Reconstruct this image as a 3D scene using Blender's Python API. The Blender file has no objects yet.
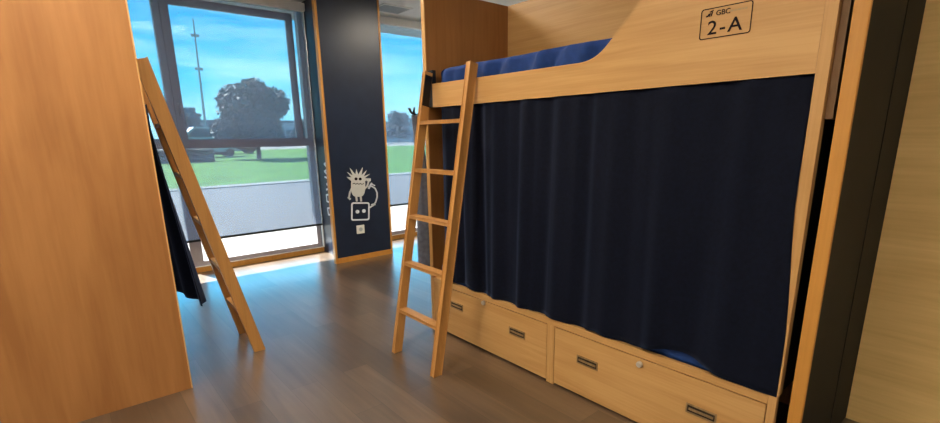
import bpy, bmesh, math, random
from mathutils import Vector, Matrix
random.seed(7)
sc = bpy.context.scene
COL = sc.collection
V = Vector

# ------------------------------------------------------------------ materials
def new_mat(name):
    m = bpy.data.materials.new(name); m.use_nodes = True
    nt = m.node_tree
    return m, nt, nt.nodes['Principled BSDF']

def plain(name, col, rough=0.5, metal=0.0, spec=0.5, noise=0.0, nscale=20.0, sheen=0.0, bump=0.0):
    m, nt, b = new_mat(name)
    b.inputs['Base Color'].default_value = (*col, 1)
    b.inputs['Roughness'].default_value = rough
    b.inputs['Metallic'].default_value = metal
    b.inputs['Specular IOR Level'].default_value = spec
    if sheen:
        b.inputs['Sheen Weight'].default_value = sheen
        b.inputs['Sheen Roughness'].default_value = 0.4
        b.inputs['Sheen Tint'].default_value = (.32, .48, 1, 1)
    if noise or bump:
        tc = nt.nodes.new('ShaderNodeTexCoord')
        n = nt.nodes.new('ShaderNodeTexNoise'); n.inputs['Scale'].default_value = nscale
        n.inputs['Detail'].default_value = 4
        nt.links.new(tc.outputs['Object'], n.inputs['Vector'])
        if noise:
            r = nt.nodes.new('ShaderNodeValToRGB')
            r.color_ramp.elements[0].position = .3; r.color_ramp.elements[1].position = .7
            r.color_ramp.elements[0].color = (*[c*(1-noise) for c in col], 1)
            r.color_ramp.elements[1].color = (*[min(1, c*(1+noise)) for c in col], 1)
            nt.links.new(n.outputs['Fac'], r.inputs['Fac'])
            nt.links.new(r.outputs['Color'], b.inputs['Base Color'])
        if bump:
            bp = nt.nodes.new('ShaderNodeBump'); bp.inputs['Strength'].default_value = bump
            bp.inputs['Distance'].default_value = .002
            nt.links.new(n.outputs['Fac'], bp.inputs['Height'])
            nt.links.new(bp.outputs['Normal'], b.inputs['Normal'])
    return m

def wood(name, axis, light, dark, rough=0.42, freq=14.0):
    m, nt, b = new_mat(name)
    tc = nt.nodes.new('ShaderNodeTexCoord')
    def layer(along, across, detail, dist):
        mp = nt.nodes.new('ShaderNodeMapping')
        s = [across]*3; s[axis] = along
        mp.inputs['Scale'].default_value = s
        nt.links.new(tc.outputs['Object'], mp.inputs['Vector'])
        n = nt.nodes.new('ShaderNodeTexNoise'); n.inputs['Scale'].default_value = 1
        n.inputs['Detail'].default_value = detail; n.inputs['Distortion'].default_value = dist
        nt.links.new(mp.outputs['Vector'], n.inputs['Vector'])
        return n
    n1 = layer(.9, freq, 5, .9)
    n2 = layer(3.0, freq*9, 3, .2)
    mx = nt.nodes.new('ShaderNodeMix'); mx.data_type = 'FLOAT'; mx.inputs[0].default_value = .35
    nt.links.new(n1.outputs['Fac'], mx.inputs[2]); nt.links.new(n2.outputs['Fac'], mx.inputs[3])
    r = nt.nodes.new('ShaderNodeValToRGB')
    r.color_ramp.elements[0].position = .36; r.color_ramp.elements[1].position = .62
    r.color_ramp.elements[0].color = (*dark, 1); r.color_ramp.elements[1].color = (*light, 1)
    nt.links.new(mx.outputs[0], r.inputs['Fac'])
    nt.links.new(r.outputs['Color'], b.inputs['Base Color'])
    b.inputs['Roughness'].default_value = rough
    b.inputs['Specular IOR Level'].default_value = .35
    bp = nt.nodes.new('ShaderNodeBump'); bp.inputs['Strength'].default_value = .12; bp.inputs['Distance'].default_value = .001
    nt.links.new(n2.outputs['Fac'], bp.inputs['Height']); nt.links.new(bp.outputs['Normal'], b.inputs['Normal'])
    return m

OAK_L, OAK_D = (.56, .325, .125), (.46, .245, .082)
BRN_L, BRN_D = (.38, .172, .055), (.29, .122, .036)
M_oak_y = wood('oak_grain_long', 1, OAK_L, OAK_D)
M_oak_z = wood('oak_grain_upright', 2, OAK_L, OAK_D)
M_oak_x = wood('oak_grain_cross', 0, OAK_L, OAK_D)
M_brn_z = wood('brown_oak_upright', 2, BRN_L, BRN_D, .45, 5)
M_umber = wood('umber_board', 2, (.20, .105, .042), (.15, .075, .028), .5, 9)
M_edge = wood('edge_band', 2, (.64, .37, .14), (.56, .31, .11), .4)
M_trim = wood('honey_trim', 2, (.55, .26, .055), (.47, .21, .04), .4)
M_wall_oak = wood('wall_oak', 1, (.80, .55, .23), (.66, .43, .16), .5, 8)
M_lad = wood('ladder_beech', 2, (.50, .25, .078), (.40, .19, .055), .38, 20)
M_navy = plain('navy_curtain_cloth', (.0026, .0042, .0125), .8, 0, .12, noise=.25, nscale=60, sheen=.15, bump=.3)
M_blue = plain('blue_bed_sheet', (.011, .042, .185), .75, 0, .25, noise=.12, nscale=30, sheen=.1)
M_dark = plain('dark_navy_laminate', (.010, .018, .042), .36, 0, .5, noise=.12, nscale=8)
M_dgrey = plain('dark_grey_wall_laminate', (.0085, .0105, .0115), .65, 0, .2, noise=.15, nscale=10)
M_frame = plain('anodised_window_frame', (.36, .335, .37), .45, .1, .5, noise=.08, nscale=9)
M_white = plain('white_paint', (.78, .79, .78), .6, 0, .4, noise=.02, nscale=5)
M_cream = plain('white_plastic', (.75, .74, .70), .4, 0, .5, noise=.02, nscale=12)
M_ceil = plain('white_ceiling', (.84, .85, .84), .85, 0, .3, noise=.03, nscale=14)
M_sill = plain('pale_window_board', (.82, .82, .80), .5, 0, .4, noise=.03, nscale=6)
M_brass = plain('aged_brass', (.34, .23, .12), .38, .5, .5, noise=.2, nscale=40)
M_recess = plain('dark_recess', (.03, .018, .009), .6, 0, .3, noise=.2, nscale=40)
M_steel = plain('bright_steel', (.6, .58, .55), .25, 1, .5, noise=.05, nscale=40)
M_lock = plain('satin_nickel_lock', (.55, .50, .44), .35, .3, .5, noise=.05, nscale=40)
M_ink = plain('black_ink', (.012, .007, .008), .7, 0, .1, noise=.05, nscale=40)
M_faint = plain('faint_grey_ink', (.36, .25, .115), .5, 0, .4, noise=.05, nscale=40)
M_vinyl = plain('pale_grey_vinyl', (.52, .53, .52), .5, 0, .4, noise=.03, nscale=20)
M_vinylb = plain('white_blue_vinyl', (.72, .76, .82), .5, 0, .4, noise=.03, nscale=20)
M_cloth = plain('dark_grey_cloth', (.11, .12, .16), .9, 0, .2, noise=.2, nscale=40, sheen=.2, bump=.3)
M_black = plain('black_metal', (.012, .012, .013), .4, .5, .5, noise=.1, nscale=20)
M_board = plain('dark_bed_board', (.010, .013, .018), .6, 0, .3, noise=.15, nscale=20)
M_grey = plain('mesh_vent_grey', (.42, .47, .50), .6, 0, .3, noise=.05, nscale=20)  # even grey of the vent slats and socket well
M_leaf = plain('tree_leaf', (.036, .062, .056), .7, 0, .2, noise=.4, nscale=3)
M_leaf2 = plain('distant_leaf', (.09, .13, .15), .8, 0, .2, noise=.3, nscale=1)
M_hedge = plain('hedge_leaf', (.03, .055, .05), .8, 0, .2, noise=.4, nscale=4)
M_bark = plain('bark', (.06, .045, .04), .9, 0, .2, noise=.3, nscale=6)
M_grass = plain('lawn_grass', (.050, .150, .014), .9, 0, .1, noise=.3, nscale=.8)
M_pave = plain('pavement_concrete', (.115, .113, .113), .85, 0, .2, noise=.06, nscale=.7)
M_kerb = plain('kerb_stone', (.19, .19, .18), .85, 0, .2, noise=.06, nscale=2)
M_road = plain('road_asphalt', (.20, .205, .215), .9, 0, .2, noise=.08, nscale=2)
M_pole = plain('galvanised_pole', (.22, .26, .30), .5, .3, .4, noise=.05, nscale=4)
M_bldg = plain('pale_render', (.45, .48, .50), .9, 0, .2, noise=.04, nscale=.3)
M_win = plain('dark_glazing', (.05, .07, .09), .2, 0, .5, noise=.05, nscale=1)
M_carw = plain('silver_car_paint', (.55, .58, .62), .25, .2, .5, noise=.02, nscale=3)
M_card = plain('dark_car_paint', (.04, .05, .07), .25, .2, .5, noise=.02, nscale=3)
M_tyre = plain('tyre_rubber', (.01, .01, .01), .8, 0, .2, noise=.1, nscale=8)
M_conc = plain('facade_concrete', (.40, .38, .36), .9, 0, .2, noise=.05, nscale=4)

def mat_floor():
    m, nt, b = new_mat('vinyl_plank_floor')
    tc = nt.nodes.new('ShaderNodeTexCoord')
    sp = nt.nodes.new('ShaderNodeSeparateXYZ'); cb = nt.nodes.new('ShaderNodeCombineXYZ')
    nt.links.new(tc.outputs['Object'], sp.inputs[0])
    nt.links.new(sp.outputs['Y'], cb.inputs['X']); nt.links.new(sp.outputs['X'], cb.inputs['Y'])
    br = nt.nodes.new('ShaderNodeTexBrick')
    br.offset = .37; br.inputs['Scale'].default_value = 1
    br.inputs['Brick Width'].default_value = 1.2; br.inputs['Row Height'].default_value = .15
    br.inputs['Mortar Size'].default_value = .0012; br.inputs['Bias'].default_value = 0
    br.inputs['Color1'].default_value = (.068, .043, .026, 1)
    br.inputs['Color2'].default_value = (.128, .083, .052, 1)
    br.inputs['Mortar'].default_value = (.05, .035, .022, 1)
    nt.links.new(cb.outputs[0], br.inputs['Vector'])
    mp = nt.nodes.new('ShaderNodeMapping'); mp.inputs['Scale'].default_value = (26, 1.6, 1)
    nt.links.new(tc.outputs['Object'], mp.inputs['Vector'])
    n = nt.nodes.new('ShaderNodeTexNoise'); n.inputs['Scale'].default_value = 1; n.inputs['Detail'].default_value = 6
    n.inputs['Distortion'].default_value = .6
    nt.links.new(mp.outputs['Vector'], n.inputs['Vector'])
    mp2 = nt.nodes.new('ShaderNodeMapping'); mp2.inputs['Scale'].default_value = (5, 1.4, 1)
    nt.links.new(tc.outputs['Object'], mp2.inputs['Vector'])
    n2 = nt.nodes.new('ShaderNodeTexNoise'); n2.inputs['Scale'].default_value = 1; n2.inputs['Detail'].default_value = 3
    nt.links.new(mp2.outputs['Vector'], n2.inputs['Vector'])
    ad = nt.nodes.new('ShaderNodeMath'); ad.operation = 'ADD'
    nt.links.new(n.outputs['Fac'], ad.inputs[0]); nt.links.new(n2.outputs['Fac'], ad.inputs[1])
    rg = nt.nodes.new('ShaderNodeMapRange')
    rg.inputs['From Min'].default_value = .65; rg.inputs['From Max'].default_value = 1.35
    rg.inputs['To Min'].default_value = .66; rg.inputs['To Max'].default_value = 1.3
    nt.links.new(ad.outputs[0], rg.inputs['Value'])
    mx = nt.nodes.new('ShaderNodeMix'); mx.data_type = 'RGBA'; mx.blend_type = 'MULTIPLY'; mx.inputs[0].default_value = 1
    nt.links.new(br.outputs['Color'], mx.inputs[6]); nt.links.new(rg.outputs[0], mx.inputs[7])
    nt.links.new(mx.outputs[2], b.inputs['Base Color'])
    b.inputs['Roughness'].default_value = .34
    b.inputs['Specular IOR Level'].default_value = .8
    b.inputs['Coat Weight'].default_value = 1.0
    b.inputs['Coat Roughness'].default_value = .24
    bp = nt.nodes.new('ShaderNodeBump'); bp.inputs['Strength'].default_value = .15; bp.inputs['Distance'].default_value = .001
    nt.links.new(n.outputs['Fac'], bp.inputs['Height']); nt.links.new(bp.outputs['Normal'], b.inputs['Normal'])
    return m
M_floor = mat_floor()

def mat_glass():
    m = bpy.data.materials.new('window_glass'); m.use_nodes = True
    nt = m.node_tree; nt.nodes.clear()
    o = nt.nodes.new('ShaderNodeOutputMaterial')
    t = nt.nodes.new('ShaderNodeBsdfTransparent'); t.inputs[0].default_value = (.95, .97, .97, 1)
    g = nt.nodes.new('ShaderNodeBsdfGlossy'); g.inputs['Roughness'].default_value = .02
    mx = nt.nodes.new('ShaderNodeMixShader'); mx.inputs[0].default_value = .05
    nt.links.new(t.outputs[0], mx.inputs[1]); nt.links.new(g.outputs[0], mx.inputs[2])
    nt.links.new(mx.outputs[0], o.inputs[0])
    return m
M_glass = mat_glass()

def mat_blind():
    # an open-weave screen: most light passes straight through the holes, the grey yarn scatters the rest
    m = bpy.data.materials.new('screen_blind_weave'); m.use_nodes = True
    nt = m.node_tree; nt.nodes.clear()
    o = nt.nodes.new('ShaderNodeOutputMaterial')
    t = nt.nodes.new('ShaderNodeBsdfTransparent'); t.inputs[0].default_value = (.86, .90, .95, 1)
    d = nt.nodes.new('ShaderNodeBsdfDiffuse'); d.inputs[0].default_value = (.22, .20, .25, 1)
    tr = nt.nodes.new('ShaderNodeBsdfTranslucent'); tr.inputs[0].default_value = (.34, .36, .46, 1)
    ad = nt.nodes.new('ShaderNodeMixShader'); ad.inputs[0].default_value = .5
    nt.links.new(d.outputs[0], ad.inputs[1]); nt.links.new(tr.outputs[0], ad.inputs[2])
    mx = nt.nodes.new('ShaderNodeMixShader'); mx.inputs[0].default_value = .45
    nt.links.new(t.outputs[0], mx.inputs[1]); nt.links.new(ad.outputs[0], mx.inputs[2])
    nt.links.new(mx.outputs[0], o.inputs[0])
    return m
M_blind = mat_blind()

def mat_emit(name, col, s):
    m, nt, b = new_mat(name)
    b.inputs['Base Color'].default_value = (.8, .8, .8, 1)
    b.inputs['Emission Color'].default_value = (*col, 1)
    b.inputs['Emission Strength'].default_value = s
    return m
LAMP = mat_emit('lamp_diffuser', (1.0, .88, .70), 20.0)

# ------------------------------------------------------------------ helpers
def box(bm, lo, hi, bev=0.0):
    lo = V(lo); hi = V(hi)
    r = bmesh.ops.create_cube(bm, size=1)
    c = (lo+hi)/2; s = hi-lo
    for v in r['verts']:
        v.co = V((v.co.x*s.x, v.co.y*s.y, v.co.z*s.z)) + c
    if bev:
        es = set(e for v in r['verts'] for e in v.link_edges)
        bmesh.ops.bevel(bm, geom=list(es), offset=min(bev, min(s)*.45), segments=2, affect='EDGES', profile=.6)

def beam(bm, a, b, wy, wd, bev=.004):
    """bar from a to b, wy wide along world y, wd deep across, ends cut square"""
    a = V(a); b = V(b); d = (b-a); L = d.length; d.normalize()
    yv = V((0, 1, 0)); yv = (yv - d*yv.dot(d)).normalized(); n = d.cross(yv)
    r = bmesh.ops.create_cube(bm, size=1)
    for v in r['verts']:
        v.co = (a+b)/2 + d*(v.co.z*L) + yv*(v.co.x*wy) + n*(v.co.y*wd)
    es = set(e for v in r['verts'] for e in v.link_edges)
    if bev: bmesh.ops.bevel(bm, geom=list(es), offset=bev, segments=2, affect='EDGES')

def prism(bm, pts, f, c0, c1):
    """extrude a 2-D outline; f(a,b,c) gives the 3-D point"""
    lo = [bm.verts.new(f(a, b, c0)) for a, b in pts]
    hi = [bm.verts.new(f(a, b, c1)) for a, b in pts]
    n = len(pts)
    bm.faces.new(lo); bm.faces.new(hi[::-1])
    for i in range(n):
        bm.faces.new((lo[i], hi[i], hi[(i+1) % n], lo[(i+1) % n]))

def cyl(bm, a, b, r0, r1=None, n=16):
    a = V(a); b = V(b); r1 = r0 if r1 is None else r1
    d = b-a
    q = V((0, 0, 1)).rotation_difference(d)
    bmesh.ops.create_cone(bm, cap_ends=True, segments=n, radius1=r0, radius2=r1, depth=d.length,
                          matrix=Matrix.Translation((a+b)/2) @ q.to_matrix().to_4x4())

def tube(bm, pts, r, n=8):
    pts = [V(p) for p in pts]
    rings = []
    for i, p in enumerate(pts):
        d = (pts[min(i+1, len(pts)-1)] - pts[max(i-1, 0)]).normalized()
        u = d.orthogonal().normalized()
        if rings and abs(u.dot(ru)) < .99:
            u = (ru - d*ru.dot(d)).normalized()
        ru = u; w = d.cross(u)
        rings.append([bm.verts.new(p + (u*math.cos(t*2*math.pi/n) + w*math.sin(t*2*math.pi/n))*r) for t in range(n)])
    for i in range(len(rings)-1):
        for j in range(n):
            bm.faces.new((rings[i][j], rings[i][(j+1) % n], rings[i+1][(j+1) % n], rings[i+1][j]))
    bm.faces.new(rings[0][::-1]); bm.faces.new(rings[-1])

def base_of(o):
    while o is not None:
        if o.type == 'EMPTY': return o.location.copy()
        o = o.parent
    return V((0, 0, 0))

def obj(name, bm, mat, parent=None, smooth=False, loc=None):
    bmesh.ops.recalc_face_normals(bm, faces=bm.faces)
    me = bpy.data.meshes.new(name)
    off = base_of(parent) if parent else V(loc or (0, 0, 0))
    bmesh.ops.translate(bm, verts=bm.verts, vec=-off)
    bm.to_mesh(me); bm.free()
    for p in me.polygons: p.use_smooth = smooth
    me.materials.append(mat)
    o = bpy.data.objects.new(name, me); COL.objects.link(o)
    if parent is not None: o.parent = parent
    else: o.location = off
    return o

def tag(o, label, cat, group=None):
    o['label'] = label; o['category'] = cat
    if group: o['group'] = group
    return o

def thing(name, label, cat, loc, group=None):
    o = bpy.data.objects.new(name, None); COL.objects.link(o)
    o.empty_display_size = .1
    o.location = loc
    return tag(o, label, cat, group)

def bbox_obj(name, lo, hi, mat, parent=None, bev=0.0, loc=None):
    bm = bmesh.new(); box(bm, lo, hi, bev)
    return obj(name, bm, mat, parent, loc=loc)

def struct(name, boxes, mat, parent=None, bev=0.0):
    bm = bmesh.new()
    for lo, hi in boxes: box(bm, lo, hi, bev)
    o = obj(name, bm, mat, parent)
    if parent is None: o['kind'] = 'structure'
    return o

def copy_tree(o, parent=None, skip=()):
    c = o.copy(); COL.objects.link(c)
    if parent is not None: c.parent = parent
    for ch in list(o.children):
        if ch.name.split('.')[0] in skip: continue
        copy_tree(ch, c, skip)
    return c

def text_obj(name, txt, size, mat, f, c0, c1, parent, sx=1.0, bold=0.0, track=1.0):
    """lettering as a thin mesh; f(a,b,c) maps text plane to world"""
    cu = bpy.data.curves.new(name, 'FONT'); cu.body = txt; cu.size = size
    cu.align_x = 'CENTER'; cu.align_y = 'CENTER'; cu.offset = bold
    cu.extrude = .5; cu.space_character = track
    to = bpy.data.objects.new(name, cu); COL.objects.link(to)
    dg = bpy.context.evaluated_depsgraph_get(); dg.update()
    me = bpy.data.meshes.new_from_object(to.evaluated_get(dg))
    COL.objects.unlink(to); bpy.data.objects.remove(to)
    bm = bmesh.new(); bm.from_mesh(me)
    for v in bm.verts:
        v.co = f(v.co.x*sx, v.co.y, c0 if v.co.z < 0 else c1)
    return obj(name, bm, mat, parent)

# ------------------------------------------------------------------ room
ZC = 2.68
struct('floor', [((-1.7, -2.7, -.10), (4.7, 5.46, 0))], M_floor)
struct('ceiling', [((-1.7, -2.7, ZC), (4.7, 5.60, ZC+.1))], M_ceil)
struct('wall_left', [((-1.8, -2.7, 0), (-1.7, 5.6, ZC))], M_white)
struct('wall_back', [((-1.7, -2.8, 0), (4.7, -2.7, ZC))], M_white)
struct('wall_outer', [((4.7, -2.7, 0), (4.8, 5.6, ZC))], M_white)
struct('wall_right', [((2.60, -2.7, 0), (2.66, .40, ZC))], M_wall_oak)
# dark divider with a honey-coloured edge, beside the near end of the bunk
struct('wall_divider', [((1.836, .402, 0), (2.66, .434, ZC)), ((2.300, .399, 0), (2.306, .402, ZC))], M_dgrey)
struct('trim_1', [((1.818, .397, 0), (1.836, .438, ZC))], M_trim, bev=.003)
# window wall: solid parts left and right of the glass, lintel, low kerb
struct('wall_window', [((-1.7, 5.36, 0), (-.50, 5.60, ZC)), ((4.25, 5.36, 0), (4.7, 5.60, ZC)),
                       ((-.50, 5.36, 2.655), (4.25, 5.60, ZC))], M_white)
struct('baseboard_window', [((-.50, 5.352, 0), (2.24, 5.372, .048)), ((2.72, 5.352, 0), (4.25, 5.372, .048))], M_trim)
struct('trim_2', [((-.50, 5.372, 0), (2.24, 5.50, .052)), ((2.72, 5.372, 0), (4.25, 5.50, .052))], M_sill)
# clad pillar between the windows
struct('wall_pillar', [((2.24, 4.745, 0), (2.72, 5.60, ZC)), ((2.105, 4.703, .055), (2.755, 4.745, ZC))], M_dark)
struct('trim_3', [((2.083, 4.697, 0), (2.105, 4.750, ZC))], M_trim)
struct('trim_4', [((2.755, 4.697, 0), (2.775, 4.750, ZC))], M_trim)
struct('baseboard_pillar', [((2.105, 4.697, 0), (2.755, 4.745, .055))], M_trim)

def window(idx, x0, x1, bars, z_lo=.052, z_hi=2.655, zt=None, sash=None):
    o = struct('window_%d' % idx, [((x0, 5.40, z_lo), (x0+.05, 5.47, z_hi)), ((x1-.05, 5.40, z_lo), (x1, 5.47, z_hi)),
               ((x0+.05, 5.40, z_lo), (x1-.05, 5.47, z_lo+.045)), ((x0+.05, 5.40, z_hi-.06), (x1-.05, 5.47, z_hi))], M_frame)
    for lo, hi in bars: bbox_obj('window_bar', lo, hi, M_frame, o, .004)
    bbox_obj('glass_pane', (x0+.05, 5.432, z_lo+.045), (x1-.05, 5.438, z_hi-.06), M_glass, o)
    if sash:
        sx0, sx1, sz0, sz1, w = sash
        bm = bmesh.new()
        box(bm, (sx0, 5.375, sz0), (sx0+w, 5.40, sz1)); box(bm, (sx1-w, 5.375, sz0), (sx1, 5.40, sz1))
        box(bm, (sx0+w, 5.375, sz0), (sx1-w, 5.40, sz0+w)); box(bm, (sx0+w, 5.375, sz1-w), (sx1-w, 5.40, sz1))
        s = obj('opening_sash', bm, M_frame, o)
        bm = bmesh.new(); cyl(bm, (.965, 5.35, 1.62), (.965, 5.376, 1.62), .012)
        box(bm, (.955, 5.345, 1.50), (.975, 5.357, 1.635), .004)
        obj('window_handle', bm, M_steel, s)
    return o
window(1, -.50, 2.24, [((.878, 5.40, .097), (.985, 5.47, 2.595)), ((-.45, 5.40, 1.215), (.878, 5.47, 1.31)), ((.985, 5.40, 1.215), (2.19, 5.47, 1.30))],
       sash=(.935, 2.125, 1.235, 2.555, .070))
window(2, 2.72, 4.25, [])

# see-through roller blinds
def blind(x0, x1, zb, label):
    t = thing('roller_blind', label, 'blind', (x0, 5.31, zb))
    bm = bmesh.new(); box(bm, (x0, 5.27, 2.575), (x1, 5.352, 2.655), .012)
    obj('blind_cassette', bm, M_white, t)
    bm = bmesh.new(); n = 30
    for (lo, hi) in [((x0+.01, 5.318, zb), (x1-.008, 5.3195, 2.58))]: box(bm, lo, hi)
    obj('blind_fabric', bm, M_blind, t)
    bm = bmesh.new(); box(bm, (x0+.008, 5.311, zb-.016), (x1-.006, 5.327, zb+.006), .004)
    obj('bottom_bar', bm, M_black, t)
    bm = bmesh.new(); cyl(bm, (x1-.002, 5.318, .06), (x1-.002, 5.318, 2.58), .0022, n=8)
    obj('guide_wire', bm, M_steel, t)
    bbox_obj('side_channel', (x1-.010, 5.322, .06), (x1+.003, 5.350, 2.575), M_white, t)
blind(-.48, 2.236, .335, 'sheer grey roller blind over the wide window left of the pillar')
blind(2.74, 4.24, .455, 'sheer grey roller blind over the narrow window right of the pillar')

# ceiling vent above the narrow window
t = thing('ceiling_vent', 'small square white ceiling vent above the narrow window', 'vent', (3.1, 5.0, ZC))
bm = bmesh.new()
box(bm, (2.93, 4.86, ZC-.012), (3.30, 4.88, ZC-.0005)); box(bm, (2.93, 5.16, ZC-.012), (3.30, 5.18, ZC-.0005))
box(bm, (2.93, 4.88, ZC-.012), (2.95, 5.16, ZC-.0005)); box(bm, (3.28, 4.88, ZC-.012), (3.30, 5.16, ZC-.0005))
obj('frame', bm, M_white, t)
for k in range(6):
    bm = bmesh.new(); box(bm, (2.95, 4.90+k*.045, ZC-.010), (3.28, 4.925+k*.045, ZC-.0005)); obj('slat', bm, M_grey, t)

# ceiling lights of the room, plus one added fill panel left of the aisle
def lamp(loc, label):
    x, y = loc
    t = thing('ceiling_or_fill_light', label, 'ceiling light', (x, y, ZC))
    bm = bmesh.new(); h = .30
    for lo, hi in [((x-h, y-h, ZC-.025), (x+h, y-h+.02, ZC-.0005)), ((x-h, y+h-.02, ZC-.025), (x+h, y+h, ZC-.0005)),
                   ((x-h, y-h+.02, ZC-.025), (x-h+.02, y+h-.02, ZC-.0005)), ((x+h-.02, y-h+.02, ZC-.025), (x+h, y+h-.02, ZC-.0005))]:
        box(bm, lo, hi)
    obj('lamp_frame', bm, M_white, t)
    bm = bmesh.new(); box(bm, (x-h+.02, y-h+.02, ZC-.018), (x+h-.02, y+h-.02, ZC-.0005))
    obj('diffuser', bm, LAMP, t)
lamp((-.1, -.95), 'square warm ceiling light above the near aisle behind the viewer')
lamp((.15, 1.85), 'square warm ceiling light above the aisle in front of the left bunk')
lamp((-1.1, 1.2), 'square warm fill light added left of the aisle behind the viewer')  # added fill, brightens the bunk's guard panel
lamp((1.25, 3.45), 'square warm ceiling light above the far aisle near the window')
lamp((3.35, 3.45), 'square warm ceiling light beyond the bunk in front of the narrow window')

# ------------------------------------------------------------------ bunk bed 2-A
XF = 1.83; XB = 2.53
def yz(a, b, c): return V((c, a, b))
bed = thing('bunk_bed', 'light oak bunk bed marked 2-A with navy curtain and long drawers', 'bunk bed', (2.19, 1.53, 0))
# tall far end panel with pale edge
bbox_obj('end_panel', (XF+.003, 2.578, 0), (XB+.03, 2.606, 2.155), M_brn_z, bed)
bbox_obj('edge_strip', (XF-.003, 2.577, 0), (XF+.003, 2.609, 2.155), M_edge, bed)
bbox_obj('back_panel', (XB, .475, 0), (XB+.03, 2.578, 2.155), M_oak_y, bed)
# side board that rises to a guard panel
pts = [(2.522, 1.475), (2.522, 1.608)]
ctrl = [(1.42, 1.603), (1.34, 1.603), (1.30, 1.63), (1.255, 1.677)]
for k in range(13):
    s = k/12; a = [(1-s)**3, 3*s*(1-s)**2, 3*s*s*(1-s), s**3]
    pts.append((sum(a[i]*ctrl[i][0] for i in range(4)), sum(a[i]*ctrl[i][1] for i in range(4))))
pts += [(1.13, 1.802), (.93, 2.0), (.86, 2.06), (.78, 2.085), (.512, 2.085), (.512, 1.475)]
bm = bmesh.new(); prism(bm, pts, yz, XF, XF+.028)
rail = obj('guard_panel', bm, M_oak_y, bed)
bm = bmesh.new()
top = pts[1:15]
for (a0, b0), (a1, b1) in zip(top[:-1], top[1:]):
    for s in (0,):
        prism(bm, [(a0, b0-.0015), (a1, b1-.0015), (a1, b1+.0015), (a0, b0+.0015)], yz, XF-.0006, XF+.0286)
obj('edge_band', bm, M_edge, rail)
bbox_obj('edge_band', (XF-.0006, .512, 1.4725), (XF+.028, 2.522, 1.4755), M_edge, rail)
# near post, inner end board
bbox_obj('near_post', (XF-.002, .476, .378), (XF+.032, .511, 2.09), M_oak_z, bed)
bbox_obj('upper_end_board', (XF+.020, .453, 1.335), (XB, .4745, 2.09), M_umber, bed)
bbox_obj('lower_end_board', (XF+.044, .486, .378), (XB, .506, 2.09), M_board, bed)
bbox_obj('bracket', (XF+.004, 2.5225, 1.475), (XF+.030, 2.577, 1.69), M_board, bed)
bbox_obj('mattress_deck', (XF+.028, .506, 1.475), (XB, 2.577, 1.50), M_board, bed)
# drawer plinth
bbox_obj('plinth_post', (XF-.002, .480, 0), (XF+.024, .508, .377), M_oak_z, bed, .002)
bbox_obj('plinth_post', (XF, 1.513, 0), (XF+.024, 1.560, .334), M_oak_z, bed)
bbox_obj('plinth_post', (XF, 2.510, 0), (XF+.024, 2.577, .334), M_oak_z, bed)
bbox_obj('plinth_rail', (XF-.001, .509, .334), (XF+.024, 2.577, .368), M_oak_y, bed)
bbox_obj('lower_deck', (XF+.024, .506, .330), (XB, 2.577, .350), M_board, bed)
def drawer(y0, y1, ya, yb, za, yl, zl):
    d = bbox_obj('drawer', (XF, y0+.004, .012), (XF+.022, y1-.004, .328), M_oak_y, bed, .002)
    for yh, zh in ((ya, za[0]), (yb, za[1])):
        bm = bmesh.new(); w, h, t = .062, .021, .006
        x0, x1 = XF-.004, XF
        box(bm, (x0, yh-w, zh-h), (x1, yh+w, zh-h+t)); box(bm, (x0, yh-w, zh+h-t), (x1, yh+w, zh+h))
        box(bm, (x0, yh-w, zh-h+t), (x1, yh-w+t, zh+h-t)); box(bm, (x0, yh+w-t, zh-h+t), (x1, yh+w, zh+h-t))
        box(bm, (x0-.001, yh-w+.012, zh-.006), (x0+.003, yh+w-.012, zh+.004), .001)
        h1 = obj('handle', bm, M_brass, d); h1['label'] = 'brass recessed pull'
        bm = bmesh.new(); box(bm, (XF-.0012, yh-w+t, zh-h+t), (XF-.0002, yh+w-t, zh+h-t))
        obj('recess', bm, M_recess, d)
    bm = bmesh.new(); cyl(bm, (XF-.013, yl, zl), (XF+.001, yl, zl), .0125, .014, 20)
    obj('lock', bm, M_lock, d)
drawer(.508, 1.513, .737, 1.300, (.190, .205), 1.020, .302)
drawer(1.560, 2.510, 1.783, 2.328, (.210, .226), 2.063, .318)

# 2-A sign
def plate(a, b, c): return V((XF-c, a, b))
sign_c = ((.886+.716)/2, 1.670)
def on_plate(a, b, c): return V((XF-c, sign_c[0]-a, sign_c[1]+b))
def rrect(w, h, r, n=5):
    out = []
    for cx, cy, a0 in ((w-r, h-r, 0), (-w+r, h-r, 90), (-w+r, -h+r, 180), (w-r, -h+r, 270)):
        for k in range(n+1):
            t = math.radians(a0+90*k/n); out.append((cx+r*math.cos(t), cy+r*math.sin(t)))
    return out
def ring(bm, outer, inner, f, c0, c1):
    n = len(outer)
    O0 = [bm.verts.new(f(a, b, c0)) for a, b in outer]; O1 = [bm.verts.new(f(a, b, c1)) for a, b in outer]
    I0 = [bm.verts.new(f(a, b, c0)) for a, b in inner]; I1 = [bm.verts.new(f(a, b, c1)) for a, b in inner]
    for i in range(n):
        j = (i+1) % n
        bm.faces.new((O1[i], O1[j], I1[j], I1[i])); bm.faces.new((O0[j], O0[i], I0[i], I0[j]))
        bm.faces.new((O0[i], O0[j], O1[j], O1[i])); bm.faces.new((I0[j], I0[i], I1[i], I1[j]))
bm = bmesh.new()
ring(bm, rrect(.0855, .0500, .009), rrect(.0825, .0470, .007), on_plate, .0004, .0016)
sign = obj('bed_number_sign', bm, M_ink, bed)
text_obj('number_text', '2-A', .064, M_ink, lambda a, b, c: on_plate(a-.001, b-.017, c), .0004, .0016, sign, 1.10, .0004, 1.18)
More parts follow.
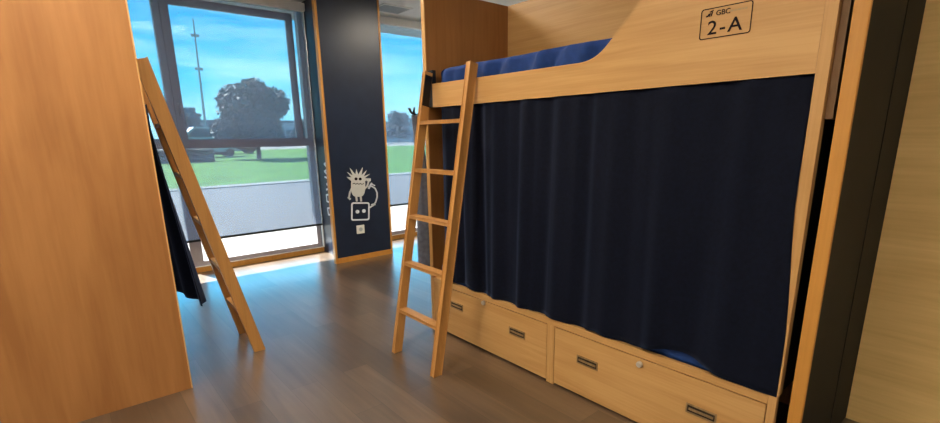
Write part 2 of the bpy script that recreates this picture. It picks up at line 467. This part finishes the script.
text_obj('maker_text', 'GBC', .023, M_ink, lambda a, b, c: on_plate(a-.0095, b+.030, c), .0004, .0016, sign, 1.05, .0003)
bm = bmesh.new()
for poly in ([(-.068, .020), (-.058, .020), (-.052, .030), (-.057, .030), (-.060, .025), (-.066, .025)],
             [(-.056, .020), (-.051, .020), (-.046, .031), (-.051, .031)],
             [(-.050, .033), (-.036, .036), (-.034, .040), (-.054, .036)],
             [(-.047, .020), (-.042, .020), (-.037, .034), (-.042, .034)]):
    prism(bm, [(-.068+(a+.068)*.76, b+.003) for a, b in poly], on_plate, .0004, .0016)
obj('emblem', bm, M_ink, sign)
bm = bmesh.new()
for k, (a0, a1) in enumerate(((.014, .024), (.027, .034), (.037, .049), (.052, .058), (.061, .068))):
    prism(bm, [(a0, .027), (a1, .027), (a1, .032), (a0, .032)], on_plate, .0004, .0012)
fa = obj('faint_text', bm, M_faint, sign)

# ------------------------------------------------------------------ mattresses
def mattress(name, x0, x1, y0, y1, z0, z1, label, wr=.006):
    bm = bmesh.new()
    bmesh.ops.create_cube(bm, size=1)
    bmesh.ops.subdivide_edges(bm, edges=bm.edges[:], cuts=70, use_grid_fill=True)
    c = V(((x0+x1)/2, (y0+y1)/2, (z0+z1)/2)); s = V((x1-x0, y1-y0, z1-z0))
    for v in bm.verts:
        u = v.co*2
        p = V((v.co.x*s.x, v.co.y*s.y, v.co.z*s.z))
        r = .03
        for i in range(3):
            pass
        q = V(); hs = s/2
        for i in range(3):
            q[i] = max(-hs[i]+r, min(hs[i]-r, p[i]))
        d = p-q
        if d.length > 1e-6: p = q + d.normalized()*r
        w = p + c
        fr = max(0, (-u.x - .9)/.1)
        y, z = w.y, w.z
        fold = (math.sin(y*27+z*17+1.2*math.sin(y*7)) + .6*math.sin(y*49+z*28+1.3) + .3*math.sin(y*66-z*8))
        w.x += fr*wr*fold
        w.z += (u.z > .98)*.002*math.sin(y*9)*math.sin(w.x*14)
        v.co = w
    o = obj(name, bm, M_blue, None, True, loc=((x0+x1)/2, (y0+y1)/2, z0))
    return tag(o, label, 'mattress')
up_m = mattress('mattress', XF+.062, XB-.01, .53, 2.545, 1.5005, 1.703, 'blue sheeted mattress on the upper bunk above the 2-A curtain', .015)
lo_m = mattress('mattress', XF+.034, XB-.01, .53, 2.545, .3505, .470, 'blue sheeted mattress on the lower bunk, a sliver showing under the curtain', .003)

# ------------------------------------------------------------------ curtain
def curtain(y0, y1, ztop, hem, xfun, ny=260, nz=40):
    bm = bmesh.new(); rows = []
    for j in range(nz+1):
        t = j/nz; row = []
        for i in range(ny+1):
            s = i/ny; ya = y0(t) if callable(y0) else y0
            yy = ya + (y1-ya)*s
            zb = hem(yy)
            z = ztop + (zb-ztop)*t
            row.append(bm.verts.new(V((xfun(yy, t, z), yy, z))))
        rows.append(row)
    for j in range(nz):
        for i in range(ny):
            bm.faces.new((rows[j][i], rows[j][i+1], rows[j+1][i+1], rows[j+1][i]))
    geom = bmesh.ops.extrude_face_region(bm, geom=bm.faces[:])
    for e in geom['geom']:
        if isinstance(e, bmesh.types.BMVert): e.co.x += .003
    return bm
def sm(a, b, v):
    v = max(0, min(1, (v-a)/(b-a))); return v*v*(3-2*v)
def cx(y, t, z):
    yw = y + .02*t*math.sin(y*6.3+1)
    ph = yw*25 + 1.9*math.sin(yw*2.9+.5) + .9*math.sin(yw*5.3)
    top = math.sin(y*58+2*math.sin(y*3))
    s1 = math.sin(ph); s1 = s1*abs(s1)**.4
    f = .0165*(.45+.65*t)*(s1+.35*math.sin(ph*2.3+.7)*(1-.4*t)) + .003*(1-t)*top
    x = min(XF + .012 - .010*t + f, XF+.0300)
    k = sm(.02, .30, t)*(1-sm(.50, .66, y))
    return x*(1-k) + k*(XF-.010+.3*f)
def hem(y):
    h = .371 + .002*math.sin(y*5)
    h += .046*math.exp(-((y-.86)/.14)**2) + .020*math.exp(-((y-2.35)/.2)**2) + .012*math.exp(-((y-1.25)/.06)**2)
    return h
bm = curtain(lambda t: .5125-.030*sm(.30, .85, t), 2.455, 1.4720, hem, lambda y, t, z: cx(y, t, z) if t < .985 else cx(y, .985, z))
cur = tag(obj('curtain', bm, M_navy, None, True, loc=(XF, 1.5, 1.472)), 'long navy blue curtain closing off the lower bunk marked 2-A', 'curtain')

# ------------------------------------------------------------------ left bunk: the same bed turned round
left_bed = copy_tree(bed, skip=('bed_number_sign',))
left_bed.location = (2.19-bed.location.x, 5.390-bed.location.y, 0)
left_bed.rotation_euler = (0, 0, math.pi)
tag(left_bed, 'bunk bed at the left edge, its tall plain brown end panel towards the viewer', 'bunk bed')
def turn(o, label, cat):
    c = o.copy(); COL.objects.link(c)
    c.location = (2.19-o.location.x, 5.390-o.location.y, o.location.z); c.rotation_euler = (0, 0, math.pi)
    return tag(c, label, cat)
turn(up_m, 'blue mattress on the upper bunk behind the left end panel', 'mattress')
turn(lo_m, 'blue mattress on the lower bunk behind the left end panel', 'mattress')
def lx(y, t, z):
    f = .010*math.sin(y*24)+.006*math.sin(y*51)
    fl = max(0, (1.36-z)/.92)
    near = max(0, min(1, (3.30-y)/.34))
    return .378 + f*.5*(1-fl) + fl*(.125*near*(.8+.2*math.sin(y*30)) + .02)
bm = curtain(2.86, 4.80, 1.468, lambda y: .425-.02*(y-2.86)+.012*math.sin(y*8), lx, 160, 36)
tag(obj('curtain', bm, M_navy, None, True, loc=(.38, 3.8, 1.468)), 'navy curtain flaring out past the left brown end panel', 'curtain')

# ------------------------------------------------------------------ ladders
def ladder(near0, near1, far0, far1, label, group=None, zs=(.262, .545, .825, 1.100, 1.380), wy=.028, wd=.048):
    t = thing('ladder', label, 'ladder', ((near0[0]+far0[0])/2, (near0[1]+far0[1])/2, 0), group)
    for a, b in ((near0, near1), (far0, far1)):
        bm = bmesh.new(); a = V(a); b = V(b)
        beam(bm, a, b, wy, wd, .004)
        for v in bm.verts:                          # feet sawn level with the floor
            if v.co.z < .06: 
                d = (b-a)/(b.z-a.z); v.co = v.co - d*(v.co.z) if v.co.z < .045 else v.co
        obj('rail', bm, M_lad, t)
    for z in zs:
        pa = V(near0).lerp(V(near1), (z-near0[2])/(near1[2]-near0[2])); pb = V(far0).lerp(V(far1), (z-far0[2])/(far1[2]-far0[2]))
        d = (pb-pa).normalized(); u = V((0, 0, 1)); n = d.cross(u)
        dn = (V(near1)-V(near0)).normalized()
        pa = pa + d*(wy/2); pb = pb - d*(wy/2)
        bm = bmesh.new(); r = bmesh.ops.create_cube(bm, size=1)
        L = (pb-pa).length
        for v in r['verts']:
            v.co = (pa+pb)/2 + d*(v.co.x*L) + n*(v.co.y*.050) + u*(v.co.z*.021)
        bmesh.ops.bevel(bm, geom=bm.edges[:], offset=.003, segments=2, affect='EDGES')
        obj('rung', bm, M_lad, t)
    return t
rl = ladder((1.421, 2.012, 0), (1.808, 2.117, 1.680), (1.424, 2.428, 0), (1.808, 2.535, 1.672),
       'wooden ladder leaning on the bunk marked 2-A')
pa = V((1.424, 2.428, 0)); pb = V((1.808, 2.535, 1.672))
bm = bmesh.new(); o3 = V((0, -.0160, 0))
beam(bm, pa.lerp(pb, 1.478/1.672)+o3, pa.lerp(pb, 1.655/1.672)+o3, .0035, .046, .001)
obj('steel_bracket', bm, M_black, rl)
ll = ladder((.787, 3.035, 0), (.413, 3.065, 1.700), (.800, 3.405, 0), (.445, 3.455, 1.700),
       'wooden ladder seen almost edge-on leaning on the left bunk', wd=.066)
for z in (.545, 1.100, 1.380, 1.620):
    s = z/1.70
    bm = bmesh.new(); x = .785-.372*s-.036
    cyl(bm, (x-.004, 3.054, z), (x+.006, 3.054, z), .006, n=12)
    o = obj('bolt', bm, M_brass, ll)

# ------------------------------------------------------------------ hook and cloth beyond the far end panel
t = thing('coat_hook', 'black forked coat hook sticking out behind the tall end panel', 'hook', (1.85, 2.62, 1.44))
bm = bmesh.new(); box(bm, (1.84, 2.6095, 1.40), (1.90, 2.617, 1.47), .002); obj('back_plate', bm, M_black, t)
bm = bmesh.new()
tube(bm, [(1.87, 2.615, 1.44), (1.855, 2.635, 1.445), (1.83, 2.655, 1.442), (1.79, 2.665, 1.435), (1.765, 2.668, 1.448), (1.752, 2.668, 1.475)], .008)
tube(bm, [(1.79, 2.665, 1.435), (1.786, 2.668, 1.455), (1.790, 2.668, 1.478)], .007)
obj('prong', bm, M_black, t, True)
bm = bmesh.new(); n = 40; rows = []
for j in range(41):
    tt = j/40; z = 1.432 + (.40-1.432)*tt
    row = []
    wl = 1.768 + .018*tt + .012*math.sin(tt*5); wr = 1.822 + .10*min(1, tt*1.6)
    for i in range(n):
        a = 2*math.pi*i/n
        k = 1+.12*math.sin(a*5+tt*3)
        row.append(bm.verts.new(V(((wl+wr)/2 + (wr-wl)/2*math.cos(a), 2.668+(.018+.020*tt)*math.sin(a)*k, z - .02*tt*math.cos(a)))))
    rows.append(row)
for j in range(40):
    for i in range(n):
        bm.faces.new((rows[j][i], rows[j][(i+1) % n], rows[j+1][(i+1) % n], rows[j+1][i]))
bm.faces.new(rows[0]); bm.faces.new(rows[-1][::-1])
tag(obj('hanging_cloth', bm, M_cloth, None, True, loc=(1.8, 2.668, 1.432)), 'long dark grey cloth hanging behind the far ladder rail by the window', 'cloth')

# ------------------------------------------------------------------ wall doodle, socket and painted reveal glare
YP = 4.703
def px(a, b, c):                    # drawing plane of the pillar front
    u = a/5.29 - 9.0; v = b/5.29 - 43.0
    return V((2.282 + .01175*u - .00092*v, YP-.0003-c, .629 - .00111*u - .01057*v))
st = thing('sticker_or_glare', 'pale spiky monster doodle sticker on the dark pillar', 'wall sticker', (2.42, YP, .43))
bm = bmesh.new()
body = []
for k in range(40):
    a = 2*math.pi*k/40
    body.append((95+37*math.copysign(abs(math.cos(a))**.6, math.cos(a)), 138+57*math.copysign(abs(math.sin(a))**.75, math.sin(a))))
prism(bm, body, px, 0, .0015); obj('body', bm, M_vinyl, st)
bm = bmesh.new()
sp = [(58, 112), (34, 92), (60, 94), (36, 66), (66, 84), (50, 44), (80, 78), (84, 50), (95, 78), (118, 38), (112, 80), (140, 52), (124, 86), (158, 72), (130, 95), (150, 98), (131, 112)]
prism(bm, sp, px, 0, .0012); obj('spiky_hair', bm, M_vinyl, st)
bm = bmesh.new()
def stroke(bm, pts, w, f=px, c0=.0004, c1=.002):
    for (a0, b0), (a1, b1) in zip(pts[:-1], pts[1:]):
        d = math.hypot(a1-a0, b1-b0); nx, ny = -(b1-b0)/d*w/2, (a1-a0)/d*w/2
        ex, ey = (a1-a0)/d*w*.2, (b1-b0)/d*w*.2
        prism(bm, [(a0-ex+nx, b0-ey+ny), (a1+ex+nx, b1+ey+ny), (a1+ex-nx, b1+ey-ny), (a0-ex-nx, b0-ey-ny)], f, c0, c1)
stroke(bm, [(62, 150), (52, 172), (48, 196)], 9); stroke(bm, [(44, 198), (54, 208)], 10); obj('arm', bm, M_vinyl, st); bm = bmesh.new()
stroke(bm, [(130, 150), (142, 138), (150, 112)], 9); stroke(bm, [(142, 104), (158, 104)], 15); obj('arm', bm, M_vinyl, st)
for lg in ([(85, 192), (88, 218)], [(108, 192), (111, 218)]):
    bm = bmesh.new(); stroke(bm, lg, 10); obj('leg', bm, M_vinyl, st)
for cxx, cyy, r in ((83, 101, 8), (105, 101, 8)):
    bm = bmesh.new()
    prism(bm, [(cxx+r*math.cos(k*math.pi/8), cyy+r*math.sin(k*math.pi/8)) for k in range(16)], px, .0016, .0024)
    obj('eye', bm, M_ink, st)
bm = bmesh.new()
stroke(bm, [(66, 128), (74, 124), (82, 129), (90, 124), (98, 129), (106, 124), (114, 129), (124, 124)], 3.5, px, .0016, .0024)
obj('mouth', bm, M_ink, st)
bm = bmesh.new()
def pr(cx0, cy0, w, h, r): return [(cx0+a, cy0+b) for a, b in rrect(w, h, r, 4)]
ring(bm, pr(108, 273, 49, 49, 12), pr(108, 273, 41, 41, 6), px, 0, .0015)
for cxx, cyy in ((92, 274), (126, 271)):
    prism(bm, [(cxx+10*math.cos(k*math.pi/8), cyy+10*math.sin(k*math.pi/8)) for k in range(16)], px, 0, .0015)
obj('socket_drawing', bm, M_vinylb, st)
bm = bmesh.new()
stroke(bm, [(150, 140), (168, 138), (186, 150), (196, 172), (197, 196), (190, 222), (178, 240), (158, 252)], 8)
stroke(bm, [(150, 150), (166, 122)], 10); stroke(bm, [(164, 126), (184, 134)], 6); stroke(bm, [(168, 240), (186, 234)], 12)
obj('plug_and_cable', bm, M_vinylb, st)
# light socket below it
so = thing('wall_socket', 'small square white wall socket low on the pillar', 'socket', (2.39, YP, .29))
bm = bmesh.new(); box(bm, (2.345, YP-.012, .287), (2.437, YP, .379), .005); obj('cover_plate', bm, M_cream, so)
bm = bmesh.new(); cyl(bm, (2.391, YP-.0135, .333), (2.391, YP-.0115, .333), .021, n=24); obj('socket_well', bm, M_grey, so)
# white glare, painted as strokes on the pillar's window-side cheek
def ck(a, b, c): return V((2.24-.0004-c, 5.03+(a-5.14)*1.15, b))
sk = thing('sticker_or_glare', 'white painted glare streaks on the narrow side of the pillar by the window', 'wall sticker', (2.24, 5.2, .5))
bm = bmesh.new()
def glare_line(pts, w=.020): stroke(bm, pts, w, ck, 0, .0015)
glare_line([(5.14, 1.05), (5.24, 1.02), (5.15, .97), (5.25, .94), (5.16, .90)])
glare_line([(5.25, .88), (5.14, .86), (5.22, .80), (5.13, .77), (5.24, .74)])
glare_line([(5.14, .70), (5.25, .68), (5.25, .61), (5.15, .60)])
glare_line([(5.15, .55), (5.25, .53), (5.24, .46), (5.14, .47), (5.14, .53)])
obj('glare_streaks', bm, M_vinylb, sk)

# ------------------------------------------------------------------ outside
def plane_struct(name, x0, x1, y0, y1, z, mat):
    return struct(name, [((x0, y0, z-.1), (x1, y1, z))], mat)
plane_struct('ground_pavement', -60, 90, 5.52, 14.6, -.005, M_pave)
plane_struct('ground_kerb', -60, 90, 14.6, 15.3, .02, M_kerb)
plane_struct('ground_lawn', -120, 160, 15.3, 62, .0, M_grass)
plane_struct('ground_road', -160, 220, 62, 160, .0, M_kerb)
bm = bmesh.new()
box(bm, (-1.8, 5.46, -.1), (4.8, 5.52, .02)); 
o = obj('trim_5', bm, M_conc); o['kind'] = 'structure'

def leaves(bm, blobs, n, size):
    tot = sum(r**2 for *_, r in blobs)
    for x, y, z, r in blobs:
        for k in range(int(n*r*r/tot)):
            a = random.uniform(0, 2*math.pi); cz = random.uniform(-1, 1); q = r*random.uniform(.62, 1.05)
            sn = math.sqrt(1-cz*cz)
            c = V((x+q*sn*math.cos(a), y+q*sn*math.sin(a), z+q*cz*.82))
            u = V((random.gauss(0, 1), random.gauss(0, 1), random.gauss(0, 1))).normalized(); w = u.orthogonal().normalized()
            s = size*random.uniform(.6, 1.3)
            vs = [bm.verts.new(c+u*s), bm.verts.new(c+w*s*.6), bm.verts.new(c-u*s), bm.verts.new(c-w*s*.6)]
            bm.faces.new(vs)
def tree(x, y, h, w, label, n=3500, size=.16, mat=M_leaf, trunk=.12, base=.35, group=None):
    t = thing('tree', label, 'tree', (x, y, 0), group)
    bm = bmesh.new()
    cyl(bm, (x, y, 0), (x+.05, y, h*.5), trunk, trunk*.6, 10)
    for k in range(6):
        a = k*1.05; cyl(bm, (x+.02, y, h*.3), (x+w*.33*math.cos(a), y+w*.33*math.sin(a), h*(.6+.05*(k % 3))), trunk*.45, trunk*.15, 7)
    obj('trunk', bm, M_bark, t)
    blobs = []
    zc0 = h*base
    for k in range(16):
        a = random.uniform(0, 6.28); q = math.sqrt(random.random())
        zz = random.uniform(0, 1); prof = math.sin(math.pi*(.18+.72*zz))
        blobs.append((x+q*w*.36*prof*math.cos(a), y+q*w*.36*prof*math.sin(a), zc0+(h-zc0)*(.18+.66*zz), w*random.uniform(.15, .22)))
    bm = bmesh.new(); leaves(bm, blobs, n, size)
    for bx, by, bz, br in blobs:
        bmesh.ops.create_icosphere(bm, subdivisions=2, radius=br*.38, matrix=Matrix.Translation((bx, by, bz)))
    obj('crown', bm, mat, t)
tree(10.35, 34, 5.0, 6.1, 'round dark leafy tree on the lawn seen through the wide window', 15000, .15, base=.12, trunk=.15)
gp = 'distant trees beyond the lawn'
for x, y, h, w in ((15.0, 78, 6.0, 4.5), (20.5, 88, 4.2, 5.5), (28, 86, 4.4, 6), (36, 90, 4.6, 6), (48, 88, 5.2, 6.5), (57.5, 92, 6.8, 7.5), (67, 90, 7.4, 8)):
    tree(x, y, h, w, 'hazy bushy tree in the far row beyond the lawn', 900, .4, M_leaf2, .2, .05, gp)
# floodlight mast
t = thing('floodlight_mast', 'tall thin floodlight mast rising beyond the lawn', 'mast', (9.75, 45, 0))
bm = bmesh.new(); cyl(bm, (9.75, 45, 0), (10.0, 45, 10.4), .11, .05, 12); obj('pole', bm, M_pole, t)
for z, x in ((9.2, 9.97), (6.75, 9.91)):
    bm = bmesh.new(); box(bm, (x-.30, 44.95, z-.03), (x+.30, 45.05, z+.03))
    for k in (-1, 0, 1): box(bm, (x+k*.2-.07, 44.8, z-.12), (x+k*.2+.07, 45.0, z+.08))
    obj('lamp_bar', bm, M_pole, t)
# clipped hedge on the lawn
t = thing('hedge', 'low dark hedge on the lawn below the window transom', 'hedge', (6.3, 33, 0))
bm = bmesh.new(); box(bm, (3.2, 32.4, 0), (7.3, 33.4, .72))
bmesh.ops.subdivide_edges(bm, edges=bm.edges[:], cuts=8, use_grid_fill=True)
for v in bm.verts: v.co += V((random.uniform(-.08, .08), random.uniform(-.08, .08), random.uniform(-.05, .05) if v.co.z > .05 else 0))
obj('foliage', bm, M_hedge, t)
# parked cars at the far kerb
def car(x, y, mat, label, hs=1.0):
    t = thing('car', label, 'car', (x, y, 0), 'parked cars by the lawn')
    def xz(a, b, c): return V((x+a, y+c, b*hs))
    bm = bmesh.new()
    prism(bm, [(-2.1, .25), (2.1, .25), (2.15, .55), (2.0, .80), (1.2, .90), (.65, 1.38), (-.9, 1.42), (-1.75, .95), (-2.12, .85)], xz, -.8, .8)
    obj('body', bm, mat, t)
    bm = bmesh.new(); prism(bm, [(-.85, 1.34), (.58, 1.30), (1.02, .94), (-1.5, .96)], xz, -.806, -.799); obj('side_window', bm, M_win, t)
    for wx in (-1.3, 1.3):
        for s in (-1, 1):
            bm = bmesh.new(); cyl(bm, (x+wx, y+s*.68, .31), (x+wx, y+s*.82, .31), .31, n=18); obj('wheel', bm, M_tyre, t)
car(9.0, 41.5, M_carw, 'tall silver car parked beyond the lawn left of the mast', 1.55)
car(12.4, 48.0, M_card, 'dark car parked beyond the lawn behind the tree')
# long pale building behind everything
t = thing('building', 'long pale low building on the horizon beyond the trees', 'building', (60, 110, 0))
bm = bmesh.new(); box(bm, (20, 105, 0), (95, 118, 4.4)); obj('wall', bm, M_bldg, t)
bm = bmesh.new(); box(bm, (19.6, 104.6, 4.4), (95.4, 118.4, 4.9)); obj('roof', bm, M_road, t)
for k in range(18):
    bm = bmesh.new(); box(bm, (22+k*4, 104.93, 1.2), (24+k*4, 105.02, 3.0)); obj('window', bm, M_win, t)

struct('unseen_sun_block', [((-8, 5.6, 3.36), (12, 9.25, 3.60)), ((-8, 5.3, 2.78), (12, 5.6, 3.60))], M_conc)  # unseen slab, added so direct sun reaches only a low floor strip

# ------------------------------------------------------------------ sky and sun
SKY = 2.0
w = bpy.data.worlds.new('World'); sc.world = w; w.use_nodes = True
nt = w.node_tree; nt.nodes.clear()
o = nt.nodes.new('ShaderNodeOutputWorld'); bg = nt.nodes.new('ShaderNodeBackground')
tc = nt.nodes.new('ShaderNodeTexCoord'); sp = nt.nodes.new('ShaderNodeSeparateXYZ')
nt.links.new(tc.outputs['Generated'], sp.inputs[0])
r = nt.nodes.new('ShaderNodeValToRGB')
e = r.color_ramp.elements
e[0].position = 0; e[0].color = (.42, .95, 1.10, 1)
e[1].position = .6; e[1].color = (.0, .36, .80, 1)
x = r.color_ramp.elements.new(.10); x.color = (.08, .74, 1.05, 1)
x = r.color_ramp.elements.new(.22); x.color = (.0, .47, .90, 1)
nt.links.new(sp.outputs['Z'], r.inputs['Fac'])
mp = nt.nodes.new('ShaderNodeMapping'); mp.inputs['Scale'].default_value = (2.2, 2.2, 13)
mp.inputs['Rotation'].default_value = (.25, .0, 0)
nt.links.new(tc.outputs['Generated'], mp.inputs['Vector'])
n = nt.nodes.new('ShaderNodeTexNoise'); n.inputs['Scale'].default_value = 1.6; n.inputs['Detail'].default_value = 5
n.inputs['Distortion'].default_value = .5
nt.links.new(mp.outputs['Vector'], n.inputs['Vector'])
cr = nt.nodes.new('ShaderNodeValToRGB')
cr.color_ramp.elements[0].position = .42; cr.color_ramp.elements[0].color = (0, 0, 0, 1)
cr.color_ramp.elements[1].position = .70; cr.color_ramp.elements[1].color = (.75, .75, .75, 1)
nt.links.new(n.outputs['Fac'], cr.inputs['Fac'])
mx = nt.nodes.new('ShaderNodeMix'); mx.data_type = 'RGBA'
nt.links.new(cr.outputs['Color'], mx.inputs[0]); nt.links.new(r.outputs['Color'], mx.inputs[6])
mx.inputs[7].default_value = (.75, 1.2, 1.3, 1)
nt.links.new(mx.outputs[2], bg.inputs['Color']); bg.inputs['Strength'].default_value = SKY
nt.links.new(bg.outputs[0], o.inputs[0])

sun = bpy.data.lights.new('sun', 'SUN'); sun.energy = 26; sun.angle = .009; sun.color = (1, .95, .86)
so_ = bpy.data.objects.new('sun', sun); COL.objects.link(so_)
so_.rotation_euler = V((.22, -.80, -.62)).to_track_quat('-Z', 'Y').to_euler()
so_.location = (0, 20, 15)

# ------------------------------------------------------------------ camera
R = [[0.7595037846822681, -0.6503553905738345, -0.013851606580697715],
     [-0.16670945354706115, -0.17401728490309207, -0.9705286923388698],
     [0.6287781478004396, 0.7394294087379211, -0.24058717825798037]]
cam = bpy.data.cameras.new('camera'); co = bpy.data.objects.new('camera', cam); COL.objects.link(co)
m = Matrix.Identity(4)
for i in range(3):
    m[i][0] = R[0][i]; m[i][1] = -R[1][i]; m[i][2] = -R[2][i]
m[2][3] = 1.3
co.matrix_world = m
cam.sensor_fit = 'HORIZONTAL'; cam.sensor_width = 36
cam.lens = 481.446/940*36
cam.shift_x = -(473.788-470)/940; cam.shift_y = (254.943-211.5)/940
cam.clip_start = .05; cam.clip_end = 500
sc.camera = co

vs = sc.view_settings
sc.display_settings.display_device = 'sRGB'
vs.view_transform = 'Standard'; vs.look = 'None'; vs.exposure = 1.03; vs.gamma = 1.0; vs.use_curve_mapping = False
sc.cycles.max_bounces = 10; sc.cycles.transparent_max_bounces = 16; sc.cycles.diffuse_bounces = 5
sc.cycles.sample_clamp_indirect = 6
